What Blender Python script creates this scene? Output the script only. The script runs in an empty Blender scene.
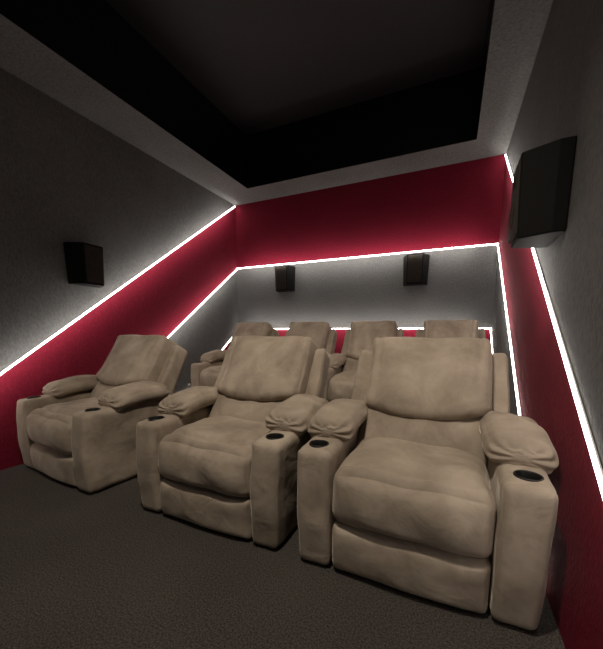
import bpy, bmesh, math, random
from mathutils import Vector, Matrix, noise
random.seed(3)
S=bpy.context.scene
COL=S.collection
try:
    S.view_settings.view_transform='Standard'
    S.view_settings.look='None'
except Exception: pass

# ---------------- room constants ----------------
XL,XR,D,YF=-3.008,0.405,4.213,-1.6
ZC,Z2,Z3,SL=2.877,1.983,1.081,0.7224
CAMZ=1.03

# ---------------- materials ----------------
def newmat(name):
    m=bpy.data.materials.new(name); m.use_nodes=True
    nt=m.node_tree; b=nt.nodes['Principled BSDF']
    return m,nt,b
def N(nt,t,**k):
    n=nt.nodes.new(t)
    for a,v in k.items():
        if a in n.inputs: n.inputs[a].default_value=v
        else: setattr(n,a,v)
    return n
def fabric_wall(name,c1,c2,bump=.5,scale=70,dist=.006,mixf=.3,stretch=(1,1,1)):
    m,nt,b=newmat(name); L=nt.links.new
    tc=N(nt,'ShaderNodeTexCoord');mp=N(nt,'ShaderNodeMapping');mp.inputs['Scale'].default_value=stretch
    L(tc.outputs['Object'],mp.inputs['Vector'])
    n1=N(nt,'ShaderNodeTexNoise',Scale=scale,Detail=3.,Roughness=.55)
    n2=N(nt,'ShaderNodeTexNoise',Scale=2.2,Detail=3.)
    L(mp.outputs[0],n1.inputs['Vector']);L(tc.outputs['Object'],n2.inputs['Vector'])
    mx=N(nt,'ShaderNodeMix',data_type='FLOAT'); mx.inputs[0].default_value=mixf
    L(n1.outputs['Fac'],mx.inputs[2]);L(n2.outputs['Fac'],mx.inputs[3])
    cr=N(nt,'ShaderNodeValToRGB'); cr.color_ramp.elements[0].position=.35; cr.color_ramp.elements[1].position=.65
    cr.color_ramp.elements[0].color=(*c1,1); cr.color_ramp.elements[1].color=(*c2,1)
    L(mx.outputs[0],cr.inputs[0]);L(cr.outputs[0],b.inputs['Base Color'])
    bp=N(nt,'ShaderNodeBump',Strength=bump,Distance=dist)
    L(n1.outputs['Fac'],bp.inputs['Height']);L(bp.outputs[0],b.inputs['Normal'])
    b.inputs['Roughness'].default_value=.9
    b.inputs['Specular IOR Level'].default_value=.15
    return m
M_grey=fabric_wall('grey_wall_fabric',(.086,.084,.082),(.132,.129,.126),.7,75,.007,.3,(1,1,.6))
M_red=fabric_wall('red_wall_fabric',(.125,.0055,.016),(.180,.0095,.024),.6,75,.006,.3,(1,1,.6))
M_soff=fabric_wall('soffit_plaster',(.125,.122,.117),(.195,.190,.182),.9,50,.010)
M_carpet=fabric_wall('carpet_pile',(.028,.025,.022),(.118,.103,.090),1.,150,.013,.12)
def plain(name,c,r=.5,spec=.5,metal=0.):
    m,nt,b=newmat(name); L=nt.links.new
    n=N(nt,'ShaderNodeTexNoise',Scale=25.,Detail=3.)
    tc=N(nt,'ShaderNodeTexCoord');L(tc.outputs['Object'],n.inputs['Vector'])
    cr=N(nt,'ShaderNodeValToRGB')
    cr.color_ramp.elements[0].color=(*[x*.85 for x in c],1);cr.color_ramp.elements[1].color=(*[min(1,x*1.15) for x in c],1)
    L(n.outputs['Fac'],cr.inputs[0]);L(cr.outputs[0],b.inputs['Base Color'])
    b.inputs['Roughness'].default_value=r;b.inputs['Specular IOR Level'].default_value=spec;b.inputs['Metallic'].default_value=metal
    return m
M_ceil=plain('recess_dark_ceiling',(.019,.017,.016),.5,.3)
M_gloss=plain('black_fascia',(.003,.003,.003),.25,.4)
M_black=plain('speaker_black',(.005,.0045,.004),.7,.12)
M_grille=plain('speaker_grille',(.026,.020,.015),.7,.2)
M_cup=plain('cup_black_plastic',(.012,.011,.010),.45,.35)
M_foot=plain('foot_black',(.01,.01,.01),.6,.3)
M_backing=plain('led_white_backing',(.75,.74,.72),.5,.4)

def suede():
    m,nt,b=newmat('beige_suede'); L=nt.links.new
    tc=N(nt,'ShaderNodeTexCoord');oi=N(nt,'ShaderNodeObjectInfo')
    ad=N(nt,'ShaderNodeVectorMath',operation='MULTIPLY_ADD')
    cb=N(nt,'ShaderNodeCombineXYZ')
    L(oi.outputs['Random'],cb.inputs[0]);L(oi.outputs['Random'],cb.inputs[1]);L(oi.outputs['Random'],cb.inputs[2])
    L(cb.outputs[0],ad.inputs[0]);ad.inputs[1].default_value=(17,23,31);L(tc.outputs['Object'],ad.inputs[2])
    n1=N(nt,'ShaderNodeTexNoise',Scale=4.5,Detail=6.,Roughness=.62,Distortion=.3)
    n2=N(nt,'ShaderNodeTexNoise',Scale=240.,Detail=2.)
    n3=N(nt,'ShaderNodeTexNoise',Scale=8.,Detail=3.,Distortion=.6)
    for n in(n1,n2,n3):L(ad.outputs[0],n.inputs['Vector'])
    cr=N(nt,'ShaderNodeValToRGB')
    cr.color_ramp.elements[0].position=.34;cr.color_ramp.elements[1].position=.66
    cr.color_ramp.elements[0].color=(.240,.194,.148,1);cr.color_ramp.elements[1].color=(.41,.340,.268,1)
    L(n1.outputs['Fac'],cr.inputs[0]);L(cr.outputs[0],b.inputs['Base Color'])
    b1=N(nt,'ShaderNodeBump',Strength=.3,Distance=.001);L(n2.outputs['Fac'],b1.inputs['Height'])
    b2=N(nt,'ShaderNodeBump',Strength=.42,Distance=.02);L(n3.outputs['Fac'],b2.inputs['Height'])
    L(b1.outputs[0],b2.inputs['Normal']);L(b2.outputs[0],b.inputs['Normal'])
    b.inputs['Roughness'].default_value=.8;b.inputs['Specular IOR Level'].default_value=.12
    b.inputs['Sheen Weight'].default_value=.5;b.inputs['Sheen Roughness'].default_value=.3
    b.inputs['Sheen Tint'].default_value=(.9,.82,.72,1)
    return m
M_suede=suede()
def emis(name,c,s):
    m,nt,b=newmat(name)
    b.inputs['Base Color'].default_value=(*c,1)
    b.inputs['Emission Color'].default_value=(*c,1);b.inputs['Emission Strength'].default_value=s
    return m
M_led=emis('led_diffuser_white',(1.,.95,.90),16.)

# ---------------- helpers ----------------
def obj_from_bm(bm,name,mats,parent=None,smooth=False):
    me=bpy.data.meshes.new(name)
    bmesh.ops.recalc_face_normals(bm,faces=bm.faces)
    bm.to_mesh(me);bm.free()
    for m in mats: me.materials.append(m)
    if smooth:
        for p in me.polygons:p.use_smooth=True
    o=bpy.data.objects.new(name,me);COL.objects.link(o)
    if parent:o.parent=parent
    return o
def add_box(bm,a,b,mi=0):
    xs=(a[0],b[0]);ys=(a[1],b[1]);zs=(a[2],b[2])
    v=[bm.verts.new((xs[i],ys[j],zs[k])) for i in(0,1) for j in(0,1) for k in(0,1)]
    fs=[(0,1,3,2),(4,6,7,5),(0,4,5,1),(2,3,7,6),(0,2,6,4),(1,5,7,3)]
    for f in fs:
        fc=bm.faces.new([v[i] for i in f]);fc.material_index=mi

# ---------------- room shell ----------------
T=.12; ZT=3.75
def side_wall(name,x0,x1):
    bm=bmesh.new();add_box(bm,(x0,YF-T,-.0),(x1,D+T,ZT))
    for z0 in(ZC,Z2,Z3):
        geom=bm.verts[:]+bm.edges[:]+bm.faces[:]
        n=Vector((0,-SL,1)).normalized()
        bmesh.ops.bisect_plane(bm,geom=geom,plane_co=(0,D,z0),plane_no=n)
    for f in bm.faces:
        c=f.calc_center_median(); h=c.z+SL*(D-c.y)
        f.material_index= 0 if h>ZC else 1 if h>Z2 else 0 if h>Z3 else 1
    return obj_from_bm(bm,name,[M_grey,M_red])
side_wall('wall_left',XL-T,XL);side_wall('wall_right',XR,XR+T)
bm=bmesh.new();add_box(bm,(XL,D,0),(XR,D+T,ZT))
for z0 in(Z2,Z3):
    bmesh.ops.bisect_plane(bm,geom=bm.verts[:]+bm.edges[:]+bm.faces[:],plane_co=(0,0,z0),plane_no=(0,0,1))
for f in bm.faces:
    z=f.calc_center_median().z;f.material_index=1 if(z>Z2 or z<Z3) else 0
obj_from_bm(bm,'wall_back',[M_grey,M_red])
bm=bmesh.new();add_box(bm,(XL,YF-T,0),(XR,YF,ZT));obj_from_bm(bm,'wall_front',[M_grey])
bm=bmesh.new();add_box(bm,(XL-T,YF-T,-.1),(XR+T,D+T,0));obj_from_bm(bm,'floor',[M_carpet])
bm=bmesh.new();add_box(bm,(XL,2.62,0),(XR,D,.15));o=obj_from_bm(bm,'floor_riser',[M_carpet])
bm=bmesh.new();add_box(bm,(XL-T,YF-T,ZT),(XR+T,D+T,ZT+.1));obj_from_bm(bm,'ceiling',[M_ceil])
# soffit ring with black fascia and dark recess panel
IX0,IX1,IY0,IY1=-2.52,.108,-1.1,3.80; ZR=3.5
bm=bmesh.new()
for a,b in [((XL,YF,ZC),(IX0,D,ZR)),((IX1,YF,ZC),(XR,D,ZR)),((IX0,IY1,ZC),(IX1,D,ZR)),((IX0,YF,ZC),(IX1,IY0,ZR))]:
    add_box(bm,a,b,0)
for f in bm.faces:
    c=f.calc_center_median();n=f.normal
    if c.z>ZC+.05: f.material_index=1
obj_from_bm(bm,'ceiling_soffit',[M_soff,M_gloss])
bm=bmesh.new();add_box(bm,(IX0-.1,IY0-.1,ZR),(IX1+.1,IY1+.1,ZR+.04));obj_from_bm(bm,'ceiling_recess_panel',[M_ceil])

# ---------------- LED strips (white backing added to hide pink edges + glowing diffuser) ----------------
def strip(name,segs,r=.0055):
    bm=bmesh.new()
    for (p,q,nrm) in segs:
        p=Vector(p);q=Vector(q);n=Vector(nrm);d=(q-p);L=d.length;X=d.normalized();Y=n.cross(X)
        m=Matrix((Y,n,X)).transposed().to_4x4();m.translation=(p+q)/2+n*.011
        bmesh.ops.create_cone(bm,cap_ends=True,segments=10,radius1=r,radius2=r,depth=L,matrix=m)
        w=.009
        v=[bm.verts.new(a+Y*sy*w+n*k) for a in(p,q) for sy in(-1,1) for k in(.002,.007)]
        for f in [(0,1,3,2),(4,6,7,5),(0,4,5,1),(2,3,7,6),(0,2,6,4),(1,5,7,3)]:
            bm.faces.new([v[i] for i in f]).material_index=1
    return obj_from_bm(bm,name,[M_led,M_backing])
def yfl(z0,zb=0.01):return D-(z0-zb)/SL
def ln(z0,x,yend):return (x,yend,z0-SL*(D-yend))
nl,nr,nb=(1,0,0),(-1,0,0),(0,-1,0)
e=.010
strip('led_strip_light',[(ln(ZC,XL,D-.03),ln(ZC,XL,yfl(ZC)+.02),nl)])
strip('led_strip_light.001',[(ln(ZC,XR,D-.03),ln(ZC,XR,yfl(ZC)+.02),nr)])
for i,z0 in enumerate((Z2,Z3)):
    ye=yfl(z0,.01 if i==0 else .17)+.03
    strip('led_strip_light.00%d'%(i+2),[(ln(z0,XL,ye),(XL,D-e,z0-e*SL),nl),((XL+.003,D,z0),(XR-.003,D,z0),nb),((XR,D-e,z0-e*SL),ln(z0,XR,ye),nr)])
# added one-sided lamps, unseen from behind, that widen the strips' glow on the walls
def wash(name,p,q,nrm,h,wpm):
    p=Vector(p);q=Vector(q);nrm=Vector(nrm)
    d=q-p;L=d.length
    l=bpy.data.lights.new(name,'AREA');l.shape='RECTANGLE';l.size=L;l.size_y=.02;l.energy=wpm*L;l.color=(1,.95,.89)
    o=bpy.data.objects.new(name,l);COL.objects.link(o)
    X=d.normalized();Z=nrm;Y=Z.cross(X)
    m=Matrix((X,Y,Z)).transposed().to_4x4();m.translation=(p+q)/2+nrm*h
    o.matrix_world=m
H=.16
wash('strip_glow_fill',(XL,D-.2,ZC-.2*SL),ln(ZC,XL,.6),(1,0,0),H,1.9)
wash('strip_glow_fill.001',(XR,D-.2,ZC-.2*SL),ln(ZC,XR,1.9),(-1,0,0),H,1.8)
wash('strip_glow_fill.002',(XL+.2,D,Z2-.03),(XR-.2,D,Z2-.03),(0,-1,0),.2,3.2)
wash('strip_glow_fill.003',(XL,D-.2,Z2-.2*SL),ln(Z2,XL,2.3),(1,0,0),H,1.9)
wash('strip_glow_fill.004',(XR,D-.2,Z2-.2*SL),ln(Z2,XR,2.9),(-1,0,0),H,1.8)
wash('strip_glow_fill.005',(XL+.2,D,Z3+.03),(XR-.2,D,Z3+.03),(0,-1,0),.2,2.6)

# ---------------- speakers ----------------
def speaker(name,loc,rot,sc=1.):
    e=bpy.data.objects.new(name,None);COL.objects.link(e)
    e.location=loc;e.rotation_euler=(0,0,rot);e.scale=(sc,sc,sc)
    bm=bmesh.new()
    w0,w1,d,h=.145,.090,.165,.168
    ring=[]
    for z,s in((-h,.93),(h,1.)):
        r=[bm.verts.new((x*s,y*s,z)) for x,y in((-w0,0),(-w0,-.05),(-w1,-d),(w1,-d),(w0,-.05),(w0,0))]
        ring.append(r)
    bm.faces.new(ring[0]);bm.faces.new(ring[1][::-1])
    for i in range(6):
        j=(i+1)%6;bm.faces.new((ring[0][i],ring[0][j],ring[1][j],ring[1][i]))
    o=obj_from_bm(bm,'cabinet',[M_black],e)
    md=o.modifiers.new('b','BEVEL');md.width=.006;md.segments=3
    bm=bmesh.new();add_box(bm,(-w1*.85,-d-.004,-h*.88),(w1*.85,-d+.014,h*.9))
    o=obj_from_bm(bm,'grille',[M_grille],e);md=o.modifiers.new('b','BEVEL');md.width=.004;md.segments=2
    for nm,zz,rr in(('woofer',-.05,.058),('tweeter',.09,.026)):
        bm=bmesh.new()
        prof=[(rr,0),(rr*.93,-.004),(rr*.8,-.001),(rr*.35,.002),(rr*.25,-.001),(0.001,-.003)]
        rg=[]
        for (a,b) in prof:
            rg.append([bm.verts.new((a*math.cos(t*math.pi/12),-d-.004+b,zz+a*math.sin(t*math.pi/12))) for t in range(24)])
        for k in range(len(prof)-1):
            for t in range(24):
                bm.faces.new((rg[k][t],rg[k][(t+1)%24],rg[k+1][(t+1)%24],rg[k+1][t]))
        obj_from_bm(bm,nm,[M_grille],e,True)
    bm=bmesh.new();add_box(bm,(-.05,-.02,-.06),(.05,-.001,.06));obj_from_bm(bm,'wall_bracket',[M_black],e)
    return e
speaker('wall_speaker',(-2.17,D-.002,1.77),0)
speaker('wall_speaker.001',(-.43,D-.002,1.76),0)
speaker('wall_speaker.002',(XL+.002,1.90,1.605),math.pi/2)
speaker('wall_speaker.003',(XR-.002,1.87,1.625),-math.pi/2,1.06)

# ---------------- recliner chair ----------------
def cushion(size,r,fn=None,cuts=16,mat=Matrix()):
    bm=bmesh.new();bmesh.ops.create_cube(bm,size=2.)
    bmesh.ops.subdivide_edges(bm,edges=bm.edges[:],cuts=cuts,use_grid_fill=True)
    half=Vector(size)/2
    for v in bm.verts:
        p=Vector([math.sin(c*math.pi/2) for c in v.co])
        pos=Vector([p[i]*half[i] for i in range(3)])
        inn=Vector([max(-(half[i]-r),min(half[i]-r,pos[i])) for i in range(3)])
        dd=pos-inn
        if dd.length>1e-9: pos=inn+dd.normalized()*r
        if fn: pos=fn(p,pos)
        v.co=mat@pos
    return bm
def nz(p,f,s=0):return noise.noise(Vector(p)*f+Vector((s,s*1.7,s*.3)))
def g(x,w):return math.exp(-(x/w)**2)
MESH={}
def part(key,bm,mats,sub=True,hole=None):
    me=bpy.data.meshes.new(key)
    bmesh.ops.recalc_face_normals(bm,faces=bm.faces);bm.to_mesh(me);bm.free()
    for m in mats:me.materials.append(m)
    if hole:
        o=bpy.data.objects.new('tmp',me);COL.objects.link(o)
        m=o.modifiers.new('s','SUBSURF');m.levels=1
        b2=bmesh.new();bmesh.ops.create_cone(b2,cap_ends=True,segments=32,radius1=hole[3],radius2=hole[3],depth=.12,matrix=Matrix.Translation(hole[:3]))
        cme=bpy.data.meshes.new('c');b2.to_mesh(cme);b2.free()
        c=bpy.data.objects.new('cut',cme);COL.objects.link(c)
        m=o.modifiers.new('b','BOOLEAN');m.operation='DIFFERENCE';m.object=c;m.solver='EXACT'
        dg=bpy.context.evaluated_depsgraph_get()
        nm=bpy.data.meshes.new_from_object(o.evaluated_get(dg))
        bpy.data.objects.remove(o);bpy.data.objects.remove(c)
        nm.name=key;me=nm;sub=False
    for p in me.polygons:p.use_smooth=True
    MESH[key]=(me,sub)

AW,AD,AH=.160,.80,.53
for side in(-1,1):
    def fa(p,q,side=side):
        zz=(q.z+AH/2)/AH
        q=q.copy()
        k=1-.10*g(q.y+AD/2-.032,.007)
        q.x*=k;q.z*=1-.03*g(q.y+AD/2-.032,.007)
        q.x+= .014*side*zz
        q.x+= (1 if p.x>0 else -1)*abs(p.x)*.008*(1-p.y**2)*(1-p.z**2)
        if p.y<0:q.y-=.020*(1-p.z**2)*(-p.y)*(1-.3*p.x**2)
        q+=Vector((nz(q,7,side),nz(q,7,3),nz(q,7,9)))*.009
        return q
    sd='left' if side<0 else 'right'
    part('arm_'+sd,
         cushion((AW,AD,AH),.036,fa,28,Matrix.Translation((side*.376,AD/2,.008+AH/2))),[M_suede],hole=(side*.392,.095,.55,.041))
    def fp(p,q,side=side):
        q=q.copy()
        rr=math.sqrt(max(0,1-.5*abs(p.y)**3))
        q.x*= .84+.16*rr; 
        q.z*= .72+.28*rr
        if p.z>0:q.z+=.026*(1-p.x**2)*(1-p.y**4)
        e=max(0,abs(p.y)-.6)/.4
        ang=math.atan2(q.z,q.x)
        q*=1+.022*e*math.sin(ang*17+1.7*side)
        q+=Vector((nz(q,8,side+4),nz(q,8,5),nz(q,8,2)))*.010
        if p.z>0:q.z+=.0025*math.sin(q.y*70+5*nz(q,6,side))*(1-p.x**2)*abs(p.y)
        q.z-= .03*max(0,-p.y)**2
        return q
    part('armrest_pad_'+sd,
         cushion((.246,.44,.100),.050,fp,28,Matrix.Translation((side*.386,.175+.22,.590))@Matrix.Rotation(side*.07,4,'Y')),[M_suede])
    bm=bmesh.new();cx,cy,cz=side*.392,.095,.538
    prof=[(.0,-.045),(.036,-.045),(.038,-.02),(.039,.0),(.041,.003),(.0435,.003),(.045,.0),(.045,-.012)]
    rg=[[bm.verts.new((cx+max(a,.001)*math.cos(t*math.pi/16),cy+max(a,.001)*math.sin(t*math.pi/16),cz+b)) for t in range(32)] for a,b in prof]
    for k in range(len(prof)-1):
        for t in range(32):bm.faces.new((rg[k][t],rg[k][(t+1)%32],rg[k+1][(t+1)%32],rg[k+1][t]))
    part('cup_holder_'+sd,bm,[M_cup],False)
# seat
def fs(p,q):
    q=q.copy()
    if p.z>0:
        q.z+=.042*(1-p.x**4)*(1-p.y**4)
        q.z-=.022*g(q.y+.268-.03*p.x**2,.012)*(1-p.x**8)
    if p.y<0:
        q.y-=.036*(1-p.z**2)*(1-p.x**4)*(-p.y)
    q+=Vector((nz(q,6,1),nz(q,6,2),nz(q,6,3)))*.015
    q.z+=.003*math.sin(q.y*90)*abs(p.x)**8*(1 if p.z>0 else 0)
    return q
part('seat_cushion',cushion((.602,.66,.24),.052,fs,44,Matrix.Translation((0,.32,.345))),[M_suede])
def ff(p,q):
    q=q.copy()
    if p.y<0:q.y-=.022*(1-p.x**6)*(1-p.z**4)
    q.y+=.010*nz(q,8,7)+.002*math.sin(q.x*80)*abs(p.z)**6
    return q
part('footrest_panel',cushion((.596,.12,.215),.030,ff,24,Matrix.Translation((0,.062,.120))),[M_suede])
bm=bmesh.new();add_box(bm,(-.38,.05,0),(.38,.78,.06));part('base_frame',bm,[M_foot],False)
# back
TH=math.radians(31)
MB=Matrix.Translation((0,.43,.475))@Matrix.Rotation(-TH,4,'X')
def sag(x):return -.058*(1-min(1,(x/.30)**2))
def fh(p,q):
    q=q.copy()
    k=(1-p.z)/2
    if p.y<0:
        q.y-=.024*(1-p.x**4)*(1-abs(p.z)**3)+.045*k*(1-p.x**6)
        q.y+=.013*g(abs(q.x)-.262+.02*k,.011)*(1-k)**.5
    q.z+=sag(q.x)*k**2
    if p.z>0:q.z-=.004*p.x**4
    q+=Vector((nz(q,6,11),nz(q,6,12),nz(q,6,13)))*.014
    q.y+=.006*k**3*math.sin(q.x*55+3*nz(q,4,1))
    return q
part('headrest_cushion',cushion((.615,.17,.43),.034,fh,44,MB@Matrix.Translation((0.006,.06,.405))),[M_suede])
def fl(p,q):
    q=q.copy();k=(1+p.z)/2
    if p.y<0:q.y-=.050*(1-p.x**2)*(1-p.z**2)-.030*k
    q.z+=sag(q.x)*k
    q+=Vector((nz(q,7,21),nz(q,7,22),nz(q,7,23)))*.010
    return q
part('lumbar_cushion',cushion((.615,.17,.30),.050,fl,26,MB@Matrix.Translation((0.004,.055,.08))),[M_suede])
def fsb(p,q):
    q=q.copy()
    q.y-=.055*abs(p.x)**3
    q.x*=1-.03*max(0,p.z)
    q+=Vector((nz(q,6,31),nz(q,6,32),nz(q,6,33)))*.006
    return q
part('back_shell',cushion((.81,.16,.68),.045,fsb,20,MB@Matrix.Translation((0,.185,.245))),[M_suede])

def chair(name,loc,sx=1.,rz=0.):
    e=bpy.data.objects.new(name,None);COL.objects.link(e)
    e.location=loc;e.scale=(sx,1,1);e.rotation_euler=(0,0,rz)
    for k,(me,sub) in MESH.items():
        o=bpy.data.objects.new(k,me);COL.objects.link(o);o.parent=e
        if sub:
            m=o.modifiers.new('s','SUBSURF');m.levels=1;m.render_levels=1
    return e
chair('recliner_chair',(-.118,1.212,0))
chair('recliner_chair.001',(-1.130,1.215,0))
chair('recliner_chair.002',(-2.460,1.225,0),1.02,math.radians(-5))
for i,x in enumerate((-2.29,-1.52,-.77,-.02)):
    chair('recliner_chair.00%d'%(i+3),(x,2.78,.15),.79)

# ---------------- lights ----------------
def spot(name,loc,tgt,power,ang,blend,rad,col):
    l=bpy.data.lights.new(name,'SPOT');l.energy=power;l.spot_size=math.radians(ang);l.spot_blend=blend;l.shadow_soft_size=rad;l.color=col
    o=bpy.data.objects.new(name,l);COL.objects.link(o);o.location=loc
    o.rotation_euler=(Vector(tgt)-Vector(loc)).to_track_quat('-Z','Y').to_euler();return o
spot('chair_fill_spot',(-.50,.25,3.3),(-.9,1.75,.3),215,80,.7,.08,(1,.89,.75))  # added key spot to brighten the chairs, no fixture behind it
spot('chair_fill_spot.001',(-1.3,2.0,3.4),(-1.15,3.1,.6),42,85,.6,.08,(1,.89,.75))  # second added spot, lifts the rear row
l=bpy.data.lights.new('room_soft_fill','AREA');l.size=1.0;l.energy=7;l.color=(1,.9,.8)  # unseen soft fill added over the front of the room
o=bpy.data.objects.new('room_soft_fill',l);COL.objects.link(o);o.location=(-.8,-.8,3.2);o.rotation_euler=(math.radians(35),0,0)
w=bpy.data.worlds.new('World');S.world=w;w.use_nodes=True
w.node_tree.nodes['Background'].inputs[0].default_value=(.01,.01,.01,1)

# ---------------- camera ----------------
f,yaw,pitch,roll,sy=324.24,.4294,-.1395,.0031,53.64
F=Vector((-math.sin(yaw)*math.cos(pitch),math.cos(yaw)*math.cos(pitch),math.sin(pitch)))
R=Vector((math.cos(yaw),math.sin(yaw),0));U=R.cross(F)
R2=R*math.cos(roll)+U*math.sin(roll);U2=-R*math.sin(roll)+U*math.cos(roll)
cam=bpy.data.cameras.new('camera');co=bpy.data.objects.new('camera',cam);COL.objects.link(co)
cam.sensor_fit='HORIZONTAL';cam.sensor_width=36;cam.lens=36*f/603;cam.shift_y=sy/603;cam.clip_start=.02
m=Matrix((R2,U2,-F)).transposed().to_4x4();m.translation=(0,0,CAMZ);co.matrix_world=m
S.camera=co
